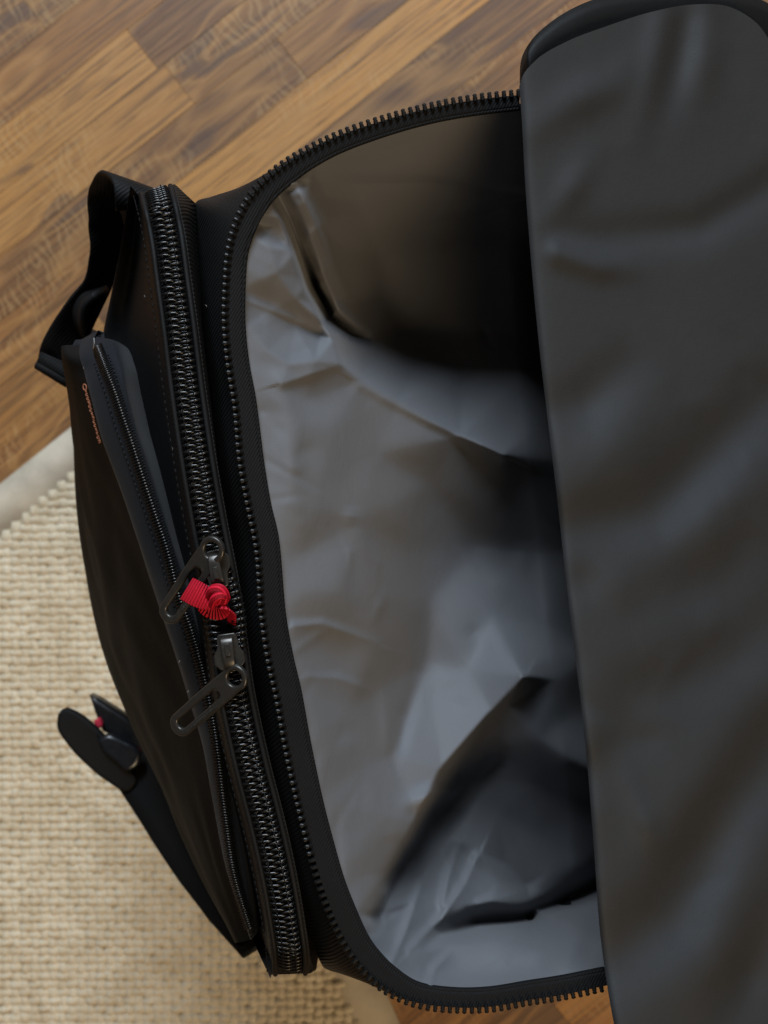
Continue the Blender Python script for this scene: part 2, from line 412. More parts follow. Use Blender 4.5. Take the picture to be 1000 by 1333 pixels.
tan = np.gradient(c_teeth, axis=0); tan /= np.linalg.norm(tan, axis=1)[:, None]
for q in range(nt + 1):
    d = q*pitch; p = np.array([np.interp(d, arcl, c_teeth[:, a]) for a in range(3)]); t = np.array([np.interp(d, arcl, tan[:, a]) for a in range(3)])
    out = np.cross(t, [0, 0, 1.0]); out /= np.linalg.norm(out)          # away from the opening
    if out.dot(p - np.array([.02, 0, R])) < 0: out = -out
    up = np.array([0, 0, 1.0])
    fr = q/nt
    lift = .7 if .22 < fr < .72 else .1                                  # on the front side the chain stands up a little
    xd = out*math.cos(lift) + up*math.sin(lift); xd /= np.linalg.norm(xd)
    zd = np.cross(xd, t); zd *= np.sign(zd[2]); yd = np.cross(zd, xd)
    j = rng.normal(0, .02, 3)
    mtx = Matrix(((xd[0], yd[0], zd[0], p[0] + out[0]*.0006), (xd[1], yd[1], zd[1], p[1] + out[1]*.0006), (xd[2], yd[2], zd[2], p[2] + .0008), (0, 0, 0, 1)))
    o = bpy.data.objects.new('zipper_tooth', tooth_me); link(o, main_zip); o.matrix_local = mtx @ Matrix.Rotation(j[0], 4, 'Z')

EDGE = [(676,100),(679,150),(684,250),(692,360),(700,450),(712,560),(724,660),(736,770),(748,870),(758,950),(766,1030),(774,1130),(782,1230),(794,1310),(806,1370),(815,1420)]
# ---- lining: a crumpled sheet of thin nylon, heights in mm below the rim
Lp = [(x, y, -2) for x, y in INNER]
CP = {}
def cp(*pts):
    for x, y, z in pts: CP[(x, y)] = z
cp(*Lp)
cp((860,145,-40),(860,250,-110),(860,330,-150),(860,450,-185),(860,560,-180),(860,700,-175),(860,900,-165),(860,1050,-150),(860,1150,-110),(860,1230,-50),(860,1262,-4),(760,140,-20))
# far wall and pit
cp((455,225,-16),(560,215,-22),(670,205,-30),(470,265,-45),(560,262,-55),(680,258,-70),(495,330,-110),(600,320,-130),(690,310,-135),(560,430,-175),(660,430,-185),(760,400,-190),(520,430,-160),(740,480,-185),(500,385,-140))
# slit and the two folds beside it
cp((354,252,-3),(366,285,-5),(384,330,-10),(398,372,-16),(418,418,-23),(434,442,-27))
cp((380,226,-3),(398,262,-6),(414,296,-16),(432,340,-40),(455,395,-80))
cp((425,255,-18),(450,325,-60),(470,440,-80))
# pinched facets at the upper left
cp((331,290,-6),(348,298,-10),(368,314,-12),(334,312,-3),(352,322,-4),(374,324,-9))
cp((360,355,-5),(385,388,-12),(388,362,-14),(404,396,-21),(326,340,-3),(323,370,-3))
cp((321,393,-6),(350,406,-13),(385,422,-23),(418,437,-32))
cp((330,432,-3),(348,456,-4),(376,474,-7),(410,470,-13),(442,472,-23))
cp((366,500,-6),(398,520,-14),(472,496,-36),(520,522,-52),(600,568,-74),(655,592,-86),(345,510,-3))
# blue sheet beyond the shoulder
cp((478,468,-68),(540,478,-122),(600,490,-145),(680,490,-155),(700,560,-120),(730,600,-130))
# dome under the shoulder
cp((360,560,-5),(390,550,-7),(430,560,-17),(490,590,-40),(560,630,-76),(640,660,-112),(375,650,-3),(410,660,-9),(470,680,-28),(540,720,-75),(620,710,-128),(690,720,-160),(760,720,-185))
cp((375,730,-5),(400,770,-6),(440,770,-15),(490,780,-36),(560,780,-88),(640,800,-108),(705,815,-138),(780,850,-175))
cp((390,815,-7),(490,838,-38),(556,862,-94),(510,985,-50),(432,850,-21),(455,920,-27),(470,1000,-27),(430,960,-10),(575,1000,-58),(640,925,-72),(680,880,-66),(705,858,-105),(610,870,-88))
cp((540,1070,-44),(505,1135,-28),(478,1192,-10),(460,1120,-8),(500,1060,-28))
# behind the long diagonal edge
cp((660,920,-82),(600,1005,-108),(565,1060,-104),(520,1135,-62),(492,1192,-26))
cp((725,885,-112),(770,920,-170),(700,960,-92),(745,990,-112),(650,975,-102),(690,1020,-128),(760,1040,-165),(630,1010,-125),(615,1040,-126),(650,1060,-138),(700,1090,-158),(760,1110,-185))
cp((545,1100,-86),(570,1182,-66),(598,1115,-112),(575,1070,-108),(560,1140,-84))
cp((625,1110,-118),(660,1124,-145),(685,1152,-158),(692,1182,-138),(650,1150,-120),(605,1180,-80),(560,1205,-52),(530,1240,-22),(640,1172,-98),(680,1184,-122))
cp((540,1180,-54),(520,1215,-28),(500,1225,-14))
cp((575,1215,-58),(620,1200,-100),(690,1194,-150),(745,1168,-160),(800,1140,-180))
cp((530,1258,-12),(556,1268,-20),(600,1272,-28),(650,1270,-32),(700,1264,-36),(780,1248,-40),(545,1240,-24),(580,1232,-38),(650,1226,-50),(750,1208,-62),(700,1240,-50),(790,1220,-60))
keys = list(CP); z_cp = np.array([CP[k] for k in keys], float)
lines = [[(354,252),(366,285),(384,330),(398,372),(418,418),(434,442)], [(352,322),(360,355),(385,388),(418,418)], [(321,393),(350,406),(385,422),(418,437)], [(331,290),(348,298),(368,314)], [(334,312),(352,322),(374,324)],
         [(348,456),(376,474),(410,470),(442,472)], [(442,472),(472,496),(520,522),(600,568),(655,592)],
         [(510,985),(575,1000),(640,925),(680,880)], [(575,1000),(540,1070),(505,1135),(478,1192)], [(600,1005),(565,1060),(520,1135),(492,1192)],
         [(600,1005),(660,920)], [(625,1110),(660,1124),(685,1152),(692,1182)], [(560,1205),(605,1180),(640,1172),(680,1184)], [(575,1215),(620,1200),(690,1194)],
         [(380,226),(398,262),(414,296)]]
ix = {k: i for i, k in enumerate(keys)}
edges = [(ix[a], ix[b]) for ln in lines for a, b in zip(ln, ln[1:])]
res = geometry.delaunay_2d_cdt([Vector(k) for k in keys], edges, [], 0, 1e-4)
tv_, tris, ov = res[0], res[2], res[3]
zt = []
xy = np.array([tuple(q) for q in tv_]); kxy = np.array(keys, float)
for q, orig in zip(xy, ov):
    if orig: zt.append(z_cp[orig[0]])
    else:
        d = np.hypot(*(kxy - q).T); w = 1/(d + 1e-3)**2; zt.append((w*z_cp).sum()/w.sum())
zt = np.array(zt); zt = zt/(1 - zt/270.0)
GS = 2.0
gx = np.arange(290, 862, GS); gy = np.arange(115, 1300, GS)
GX, GY = np.meshgrid(gx, gy); Z = np.full(GX.shape, np.nan)
for t in tris:
    (x0, y0), (x1, y1), (x2, y2) = xy[t[0]], xy[t[1]], xy[t[2]]
    D = (y1-y2)*(x0-x2) + (x2-x1)*(y0-y2)
    if abs(D) < 1e-9: continue
    i0 = max(0, int((min(x0,x1,x2)-gx[0])/GS) - 1); i1 = int((max(x0,x1,x2)-gx[0])/GS) + 2
    j0 = max(0, int((min(y0,y1,y2)-gy[0])/GS) - 1); j1 = int((max(y0,y1,y2)-gy[0])/GS) + 2
    sx_, sy_ = GX[j0:j1, i0:i1], GY[j0:j1, i0:i1]
    a = ((y1-y2)*(sx_-x2) + (x2-x1)*(sy_-y2))/D; b = ((y2-y0)*(sx_-x2) + (x0-x2)*(sy_-y2))/D; c = 1-a-b
    ok = (a > -1e-6) & (b > -1e-6) & (c > -1e-6)
    sub = Z[j0:j1, i0:i1]; sub[ok] = (a*zt[t[0]] + b*zt[t[1]] + c*zt[t[2]])[ok]
Z[np.isnan(Z)] = -2
def blur(a, sg):
    r = int(3*sg) + 1; kx = np.exp(-.5*(np.arange(-r, r+1)/sg)**2); kx /= kx.sum()
    a = np.pad(a, r, mode='edge')
    a = np.apply_along_axis(lambda q: np.convolve(q, kx, 'valid'), 0, a)
    return np.apply_along_axis(lambda q: np.convolve(q, kx, 'valid'), 1, a)
def dist_poly(px, py, pts, taper=True):
    best = np.full(px.shape, 1e9); along = np.zeros(px.shape)
    L = [0]
    for a, b in zip(pts, pts[1:]): L.append(L[-1] + math.dist(a, b))
    for k, (a, b) in enumerate(zip(pts, pts[1:])):
        a = np.array(a, float); b = np.array(b, float); d = b - a; l2 = d.dot(d)
        t = np.clip(((px-a[0])*d[0] + (py-a[1])*d[1])/l2, 0, 1)
        q = np.hypot(px - a[0] - t*d[0], py - a[1] - t*d[1]); m = q < best
        best[m] = q[m]; along[m] = ((L[k] + t*math.sqrt(l2))/L[-1])[m]
    return best, along
def stroke(Zz, px, py, pts, amp, w, ends=(0.3, 1.0, 0.1)):
    d, al = dist_poly(px, py, pts)
    prof = np.interp(al, [0, .5, 1], ends)
    Zz += amp*prof*np.exp(-.5*(d/w)**2)
def fold(Zz, px, py, pts, amp, w, ends=(.3, 1, .3), crisp=2.6):
    """one-sided crease: steep on the left of the drawn direction, easing out over w to its right"""
    best = np.full(px.shape, 1e9); sg = np.ones(px.shape); al_ = np.zeros(px.shape); L = [0]
    for a, b in zip(pts, pts[1:]): L.append(L[-1] + math.dist(a, b))
    for k, (a, b) in enumerate(zip(pts, pts[1:])):
        dx, dy = b[0]-a[0], b[1]-a[1]; l2 = dx*dx + dy*dy
        t = np.clip(((px-a[0])*dx + (py-a[1])*dy)/l2, 0, 1); q = np.hypot(px-a[0]-t*dx, py-a[1]-t*dy); m = q < best
        best[m] = q[m]; sg[m] = np.sign(dx*(py-a[1]) - dy*(px-a[0]))[m]; al_[m] = ((L[k] + t*math.sqrt(l2))/L[-1])[m]
    prof = np.where(sg > 0, np.exp(-best/w), np.exp(-.5*(best/(crisp*2))**2))
    Zz += amp*np.interp(al_, [0, .5, 1], ends)*prof*np.clip(1 - (best/(4*w))**2, 0, 1)
sharpZ = blur(Z, 1.1); softZ = blur(Z, 5.2)
def sharpness(px, py):       # where the creases of the cloth stay crisp
    s = np.full(px.shape, .15)
    for ln in lines:
        d, _ = dist_poly(px, py, ln); s = np.maximum(s, np.exp(-.5*(d/20)**2))
    return s
sh = blur(sharpness(GX, GY), 3)
Z = sharpZ*sh + softZ*(1 - sh)
ex_ = np.interp(GY, [q[1] for q in EDGE], [q[0] for q in EDGE])
dr = np.clip((GX - (ex_ - 30))/120, 0, 1); Z -= 60*dr**2*(3 - 2*dr)*np.clip((GY - 200)/150, 0, 1)*np.clip((1230 - GY)/80, 0, 1)
stroke(Z, GX, GY, [(364,256),(378,284),(394,326),(410,372),(430,412),(458,434),(486,446)], -46, 5.5, (.2, 1.2, .05))
stroke(Z, GX, GY, [(640,990),(608,1022),(575,1068),(540,1122)], -10, 13, (.7, 1, .3))
stroke(Z, GX, GY, [(528,1110),(505,1150),(484,1188)], -5, 8, (.6, 1, .3))
stroke(Z, GX, GY, [(548,1232),(585,1206),(640,1196),(690,1190),(740,1172),(790,1145)], -16, 8, (0, .8, 1.3))
stroke(Z, GX, GY, [(700,1188),(760,1160),(800,1140)], -16, 18, (.3, 1, 1.2))
stroke(Z, GX, GY, [(480,1195),(500,1190),(530,1180)], -3, 5, (.4, 1, .3))
stroke(Z, GX, GY, [(488,1215),(496,1200)], -2, 4, (1, 1, 1))
stroke(Z, GX, GY, [(350,246),(380,246),(395,240)], -2, 4, (.6, 1, .4))
stroke(Z, GX, GY, [(600,570),(640,585),(655,592)], 3.0, 6, (.5, 1, .6))
stroke(Z, GX, GY, [(470,600),(520,690),(560,760)], 1.6, 16, (.2, 1, .2))
stroke(Z, GX, GY, [(420,640),(455,720),(470,790)], -1.2, 10, (.2, 1, .2))
stroke(Z, GX, GY, [(535,1045),(560,1038),(590,1030)], 5, 9, (.4, 1, .4))
# crisp one-sided creases of the thin cloth
F_ = lambda pts, amp, w, ends=(.3, 1, .3): fold(Z, GX, GY, pts, amp, w, ends)
F_([(318,392),(350,404),(390,421),(424,438)], 2.4, 16, (.9, 1, .5))
stroke(Z, GX, GY, [(366,500),(374,560),(384,640),(392,720)], 1.8, 12, (.6, 1, 0)); F_([(440,474),(408,485),(368,498)], 2.0, 16, (.4, 1, .8))
F_([(655,592),(620,574),(560,548),(505,520),(465,498)], 3.0, 22, (1, .8, .3))
F_([(384,816),(420,813),(490,838)], 1.8, 18, (1, .9, .3)); F_([(402,882),(440,884),(482,900)], 1.4, 16, (.6, 1, .2))
stroke(Z, GX, GY, [(496,850),(503,920),(511,984)], 2.2, 8, (.2, .8, 1)); stroke(Z, GX, GY, [(545,880),(528,930),(513,984)], -3, 8, (.3, 1, .8))
F_([(415,236),(470,240),(560,238),(690,256)], -4, 22, (.3, 1, 1)); F_([(545,295),(610,284),(700,258)], -4, 18, (.2, 1, 1)); F_([(380,226),(404,282),(430,345),(470,420)], 3.5, 16, (.6, 1, .2))
F_([(510,1258),(532,1205),(550,1150)], 3.5, 12, (.6, 1, .5)); F_([(536,1236),(576,1196),(606,1152),(622,1116)], 5.0, 16, (.4, 1, .5)); F_([(560,1286),(567,1262),(590,1238)], 3.0, 14, (1, 1, .2))
F_([(488,1218),(505,1188),(540,1172)], 2.5, 9, (.6, 1, .2)); F_([(478,1205),(500,1165),(530,1130)], 2.0, 9, (.3, 1, .2)); F_([(620,1276),(660,1250),(700,1240)], 1.6, 20, (.4, 1, .1))
F_([(440,690),(455,720),(452,750)], .8, 8, (.2, 1, .2)); F_([(470,700),(490,735),(488,770)], .7, 8, (.2, 1, .2)); F_([(350,246),(372,244),(392,238)], 1.6, 8, (.4, 1, .4)); F_([(330,292),(350,300),(370,316)], 2.2, 8, (.4, 1, .4))
F_([(640,950),(665,915),(682,884)], 3.0, 14, (.2, .8, 1)); F_([(560,1040),(590,1030),(615,1010)], 2.5, 12, (.2, 1, .4)); F_([(578,1176),(585,1140),(600,1100)], 3.5, 10, (1, .8, .2))
# thin nylon crumples into small flat facets
rp = [Vector((random.uniform(285, 866), random.uniform(110, 1305))) for _ in range(420)] + [Vector(q) for q in ((280, 100), (870, 100), (280, 1310), (870, 1310))]
rz = rng.normal(0, 1.0, len(rp)); rr_ = geometry.delaunay_2d_cdt(rp, [], [], 0, 1e-4)
CZ = np.zeros(Z.shape)
for t in rr_[2]:
    (x0, y0), (x1, y1), (x2, y2) = [tuple(rr_[0][k]) for k in t]; D = (y1-y2)*(x0-x2) + (x2-x1)*(y0-y2)
    if abs(D) < 1e-9: continue
    i0 = max(0, int((min(x0,x1,x2)-gx[0])/GS) - 1); i1 = max(0, int((max(x0,x1,x2)-gx[0])/GS) + 2)
    j0 = max(0, int((min(y0,y1,y2)-gy[0])/GS) - 1); j1 = max(0, int((max(y0,y1,y2)-gy[0])/GS) + 2)
    sx_, sy_ = GX[j0:j1, i0:i1], GY[j0:j1, i0:i1]
    a = ((y1-y2)*(sx_-x2) + (x2-x1)*(sy_-y2))/D; b = ((y2-y0)*(sx_-x2) + (x0-x2)*(sy_-y2))/D; c = 1-a-b
    ok = (a > -1e-6) & (b > -1e-6) & (c > -1e-6); zz3 = [rz[rr_[3][k][0]] if rr_[3][k] else 0 for k in t]
    CZ[j0:j1, i0:i1][ok] = (a*zz3[0] + b*zz3[1] + c*zz3[2])[ok]
amt = .09 + .55*np.exp(-.5*(((GX - 570)/110)**2 + ((GY - 1170)/80)**2)) + .2*np.exp(-.5*(((GX - 360)/60)**2 + ((GY - 350)/90)**2))
Z += blur(CZ, 1.3)*amt
# taut tension lines fanning out from the rim and faint crumples
for s_ in range(46):
    k = random.randrange(9, 30); x, y = INNER[k]; nx, ny = (560 - x, 640 - y); l = math.hypot(nx, ny); nx /= l; ny /= l
    an = random.uniform(-.5, .5); ca, sa = math.cos(an), math.sin(an); nx, ny = nx*ca - ny*sa, nx*sa + ny*ca
    L = random.uniform(25, 120); x += random.uniform(-4, 4); y += random.uniform(-14, 14)
    stroke(Z, GX, GY, [(x, y), (x + nx*L*.5 + random.uniform(-6, 6), y + ny*L*.5), (x + nx*L, y + ny*L)], random.uniform(-.5, .6), random.uniform(4, 9), (.6, 1, 0))
for s_ in range(60):
    x, y = random.uniform(330, 760), random.uniform(230, 1230); an = random.uniform(0, math.pi); L = random.uniform(20, 70)
    stroke(Z, GX, GY, [(x, y), (x + L*math.cos(an), y + L*math.sin(an))], random.uniform(-.9, .9), random.uniform(4, 11), (0, 1, 0))
rimpoly = [(x, y) for x, y in INNER]
poly = np.array([( (a[0]*.55 + b[0]*.45), (a[1]*.55 + b[1]*.45)) for a, b in zip(INNER, TEETH)] + [(862, 1268), (862, 135)])
def inside(px, py, pg):
    c = np.zeros(px.shape, bool); n = len(pg)
    for i in range(n):
        x0, y0 = pg[i]; x1, y1 = pg[(i+1) % n]
        cond = ((y0 > py) != (y1 > py)) & (px < (x1-x0)*(py-y0)/(y1-y0+1e-12) + x0); c ^= cond
    return c
ins = inside(GX, GY, poly)
W3 = PV(np.stack([GX, GY, R + Z*1e-3], -1))
idx = -np.ones(GX.shape, int); idx[ins] = np.arange(ins.sum())
a, b, c, d = idx[:-1, :-1], idx[:-1, 1:], idx[1:, 1:], idx[1:, :-1]
ok = (a >= 0) & (b >= 0) & (c >= 0) & (d >= 0)
lf = np.stack([a[ok], d[ok], c[ok], b[ok]], 1)
lme = bpy.data.meshes.new('lining'); lv = W3[ins]
lme.from_pydata(lv.tolist(), [], lf.tolist()); lme.update()
obj('lining', lme, M['lining'], bag, label='crumpled grey nylon lining inside the main compartment')

# ---- open lid, turned back to the right, lining side up
NV = 300; NU = 150
e = spline([(x, y, 0) for x, y in EDGE], NV)
u = np.linspace(0, 1, NU)
FX = e[:, :1] + (1010 + 0*e[:, :1] - e[:, :1])*u[None, :]**1.25
FY = np.repeat(e[:, 1:2], NU, 1)
# the top corner of the lid is rounded: squeeze rows towards the rounded outline
_tl = spline([(676,112,0),(681,98,0),(698,78,0),(738,54,0),(790,34,0),(850,15,0),(900,6,0),(950,9,0),(985,30,0),(1010,66,0)], 200)
def topline(x): return np.interp(x, _tl[:, 0], _tl[:, 1])
ytop = topline(FX); v01 = (FY - FY[0:1]) / (FY[-1:] - FY[0:1])
FY = ytop + (FY[-1:] - ytop)*v01
FXw = FX.copy()
FZ = np.full(FX.shape, 24.0)
wl = FX - e[:, :1]
FZ += -3*np.exp(-wl/5.0) + -52*np.clip(wl/315, 0, 1.2)**1.1         # rolled fold at the left edge
fs = lambda pts, amp, w, ends=(.3, 1, .2): stroke(FZ, FX, FY, pts, amp*.85, w*.95, ends)
fs([(728,328),(780,346),(840,350)], 5, 12, (1, .8, .1)); fs([(735,312),(830,305),(910,298),(1010,240)], -4, 16, (.4, .9, 1))
fs([(690,170),(750,130),(800,110),(830,80)], 4, 18); fs([(715,285),(745,245),(775,200)], 3, 14)
fs([(830,180),(850,110),(868,20)], 4, 16, (.2, 1, 1)); fs([(862,150),(880,90),(895,20)], -4, 16, (.2, 1, 1)); fs([(905,150),(920,60),(918,10)], 4, 18, (.2, 1, 1))
fs([(700,540),(760,525),(812,480)], -5, 24, (.3, 1, .5)); fs([(740,640),(800,590),(850,510)], 5, 32, (.3, 1, .3))
fs([(735,690),(850,672),(930,590),(1000,520)], -8, 30, (.5, 1, .8)); fs([(820,735),(920,680),(1010,600)], 6, 34, (.3, 1, .6))
fs([(850,790),(940,760),(1000,690)], -4, 30); fs([(730,775),(790,740)], -3, 20)
fs([(760,900),(850,880),(960,800)], 5, 45, (.2, 1, .6)); fs([(770,985),(830,905),(950,850),(1010,800)], -7, 32, (.4, 1, .5))
fs([(770,960),(790,930)], 4, 22, (1, 1, .3)); fs([(820,1020),(850,1090),(880,1110)], 3, 12, (.3, 1, .1))
fs([(830,1190),(880,1080),(960,960),(1010,900)], 7, 38, (.2, 1, .7)); fs([(790,1250),(870,1190),(940,1060),(1010,960)], -10, 34, (.6, 1, .7))
fs([(830,1330),(930,1250),(1000,1090)], 7, 36, (.3, 1, .6)); fs([(950,1340),(1000,1200)], -6, 22)
for s_ in range(40):
    x, y = random.uniform(700, 1000), random.uniform(60, 1330); an = random.gauss(-.7, .5); L = random.uniform(30, 110)
    fs([(x, y), (x + L*math.cos(an), y + L*math.sin(an))], random.uniform(-1.2, 1.2), random.uniform(8, 20), (0, 1, 0))
FZ[:] = blur(FZ, 1.5)
top3 = PV(np.stack([FX, FY, R + FZ*1e-3], -1))
# rolled edge goes down inside the bag as the back wall's lining
inn = []
for k, (dx, dz) in enumerate(((2, -9), (12, -24), (40, -50), (75, -90), (110, -150))):
    q = np.stack([e[:, 0] + dx, np.clip(FY[:, 0], 140, 1255), np.full(NV, R + (dz)*1e-3)], -1)
    yy = FY[:, 0]; q[:, 1] = yy + (np.clip(yy, 140, 1258) - yy)*min(1, k/2)
    inn.append(PV(q))
rows = [r for r in inn[::-1]] + [top3[:, j] for j in range(NU)]
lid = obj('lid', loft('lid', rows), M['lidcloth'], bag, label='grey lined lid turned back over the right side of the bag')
# black outer face of the lid, just below, wider than the lining: forms the border
bl = []
_bt = spline([(672,108,0),(677,80,0),(692,52,0),(718,28,0),(765,2,0),(830,-12,0),(930,-14,0),(1000,4,0),(1052,60,0)], 200)
for j, uu in enumerate(np.linspace(0, 1, 90)**1.5):
    x = 672 + (1052 - 672)*uu
    yt = np.interp(x, _bt[:, 0], _bt[:, 1])
    ys = np.linspace(yt, 1420, 90)
    xe = np.interp(ys, e[:, 1], e[:, 0]) + 3
    xs = np.where(ys > 100, np.maximum(x, 0)*0 + xe + (1052 - xe)*uu, x)
    w_ = np.clip((ys - 70)/60, 0, 1); xs = x*(1 - w_) + (xe + (1052 - xe)*uu)*w_
    topd = np.clip(1 - (ys - yt)/26, 0, 1); zz = R*1e3 + np.where(ys < 140, 14.0, 8.0) - 9*topd**2
    zz = R*1e3 + np.interp(ys, [yt, yt + 12, 110, 170], [17, 20, 18, 12]) - 52*np.clip((xs - xe)/315, 0, 1.4)**1.1
    zz = zz - 10*max(0, (.04 - uu)/.04)
    bl.append(PV(np.stack([xs, ys, zz*1e-3], -1)))
me = loft('lid_outer', bl); ob = obj('lid_outer_shell', me, M['body'], bag)
md = ob.modifiers.new('thick', 'SOLIDIFY'); md.thickness = .003; md.offset = -1

# ------------------------------------------------------------------ front compartment
COIL = [(203,247),(207,262),(215,298),(225,368),(233,426),(241,491),(250,556),(262,632),(271,682),(282,738),(291,790),(299,850),(306,900),(313,935),(330,1010),(343,1060),(353,1102),(363,1150),(372,1203),(377,1240),(378,1268)]
COILZ = [R-.022, R-.010, R-.004, R, R+.002, R+.003, R+.004, R+.005, R+.005, R+.005, R+.005, R+.005, R+.005, R+.004, R+.003, R+.002, R+.001, R-.001, R-.005, R-.011, R-.022]
NC = 260
cc = spline([(x, y, z) for (x, y), z in zip(COIL, COILZ)], NC)
tpx = np.gradient(cc[:, :2], axis=0); tpx /= np.linalg.norm(tpx, axis=1)[:, None]
npx = np.stack([tpx[:, 1], -tpx[:, 0]], 1)         # points to the right in the photo
def coff(d, dz): q = cc.copy(); q[:, :2] += npx*np.asarray(d).reshape(-1, 1); q[:, 2] += dz; return q
GRO = [(254,264),(256,310),(260,368),(265,441),(271,490),(281,577),(293,682),(303,760),(315,850),(330,940),(348,1020),(370,1110),(392,1190),(404,1240),(412,1262)]
groove = spline([(x, y, R - .030) for x, y in GRO], NC)
tape_cols = [coff(23, -.006), coff(20, -.0015), coff(15, -.0022), coff(0, -.0018), coff(-15, -.0022), coff(-20, -.0012), coff(-24, -.005)]
front_zip = obj('front_zipper_tape', loft('front_zipper_tape', dense([PV(q) for q in tape_cols], 22)), M['ztape'], bag)
rs = [coff(22, -.0035), coff(26, -.004), .5*coff(26, -.008) + .5*groove + [0, 0, .006], groove]
rs_w = [PV(q) for q in rs]; dn = rs_w[-1].copy(); dn[:, 2] = .25; dn2 = dn.copy(); dn2[:, 2] = .001
obj('front_compartment_side', loft('front_compartment_side', dense(rs_w, 14) + [dn, dn2]), M['twill'], bag)
for s_ in (19.5, -19.5):
    v, f = tube(PV(coff(s_, -.0008)), .0009, 8); obj('zip_flange_piping', mesh('zip_flange_piping', v, f), M['body'], front_zip)
# front panel, slopes outwards to the bulge of the bag
FOUT = [(178,252),(168,300),(158,345),(147,392),(136,440),(130,490),(128,560),(132,640),(142,740),(160,830),(185,920),(215,1000),(250,1080),(290,1150),(326,1205),(344,1238),(356,1258)]
FOZ = [.385,.375,.36,.345,.335,.33,.32,.31,.30,.30,.30,.30,.305,.315,.335,.36,.385]
fo = spline([(x, y, z) for (x, y), z in zip(FOUT, FOZ)], NC)
fa = coff(-22, -.0035); fb_ = fa*.72 + fo*.28 + [0, 0, -.012]; fc = fa*.35 + fo*.65 + [0, 0, -.012]
fw = [PV(q) for q in (fa, fb_, fc, fo)]
d1 = fw[-1].copy(); d1[:, 2] = .20; d1[:, 0] += .002; d2 = d1.copy(); d2[:, 2] = .04; d2[:, 0] += .006; d3 = d2.copy(); d3[:, 2] = .001; d3[:, 0] += .012
obj('front_panel', loft('front_panel', dense(fw + [d1, d2, d3], 50)), M['body'], bag)
# stitched seam beside the zipper flange
def stitches(name, path, parent, mat, step=.0026, ln=.0017, r=.00028):
    al = np.r_[0, np.cumsum(np.linalg.norm(np.diff(path, axis=0), axis=1))]; parts = []
    for d in np.arange(0, al[-1] - ln, step):
        q = np.array([[np.interp(x, al, path[:, a]) for a in range(3)] for x in (d, d + ln/2, d + ln)]); q[1, 2] += .0002
        parts.append(tube(q, [r*.6, r, r*.6], 5))
    v, f = join(parts); return obj(name, mesh(name, v, f), mat, parent)
stitches('seam_stitching', PV(coff(-30, -.0028)), bag, M['ztape'])

# coil: two filaments of flattened loops that meet in the middle; open between the two sliders
cw = PV(cc); al = np.r_[0, np.cumsum(np.linalg.norm(np.diff(cw, axis=0), axis=1))]
def at(d, off, up):
    """point at arc length d, 'off' metres to the right, 'up' above the tape"""
    p = np.array([np.interp(d, al, cw[:, a]) for a in range(3)])
    t = np.array([np.interp(d, al, np.gradient(cw[:, a])) for a in range(3)]); t /= np.linalg.norm(t)
    r = np.cross(t, [0, 0, 1.0]); r /= np.linalg.norm(r); n = np.cross(r, t)
    if r[0] < 0: r = -r
    if n[2] < 0: n = -n
    return p + r*off + n*up, t, r, n
def d_of_y(y): return np.interp(y, cc[:, 1], al)
dA, dB = d_of_y(735), d_of_y(862)
def gap(d):
    x = (d - dA)/(dB - dA); return .0031*np.sin(np.pi*np.clip(x, 0, 1))**.7 if 0 < x < 1 else 0.0
CPI = .00226
for side, ph in ((-1, 0.0), (1, .5)):
    pts = []
    nl = int(al[-1]/CPI) - 1
    prof = [(-3.9, .2, .0), (-3.75, .95, .06), (-2.4, 1.35, .14), (-.6, 1.45, .22), (.55, 1.15, .30), (.75, .45, .38), (.35, -.1, .46), (-1.5, -.35, .62), (-3.3, -.3, .85)]
    for q in range(nl):
        for x, h, tt in prof:
            d = (q + ph + tt)*CPI + .0005; g = gap(d)
            p, *_ = at(d, -side*(x*1e-3) + side*0 if False else side*(-x*1e-3)*1.0 + side*g, h*1e-3 - .0006)
            pts.append(p)
    v, f = tube(pts, .00042, 6); obj('zipper_coil', mesh('zipper_coil', v, f), M['coil'], front_zip)
# stitch line that sews each coil to its tape
for side in (-1, 1):
    pp = np.array([at(d, side*(.0022 + gap(d)), .00115)[0] for d in np.arange(.001, al[-1] - .001, .0006)])
    stitches('coil_stitching', pp, front_zip, M['ztape'], .00226, .0015, .00034)
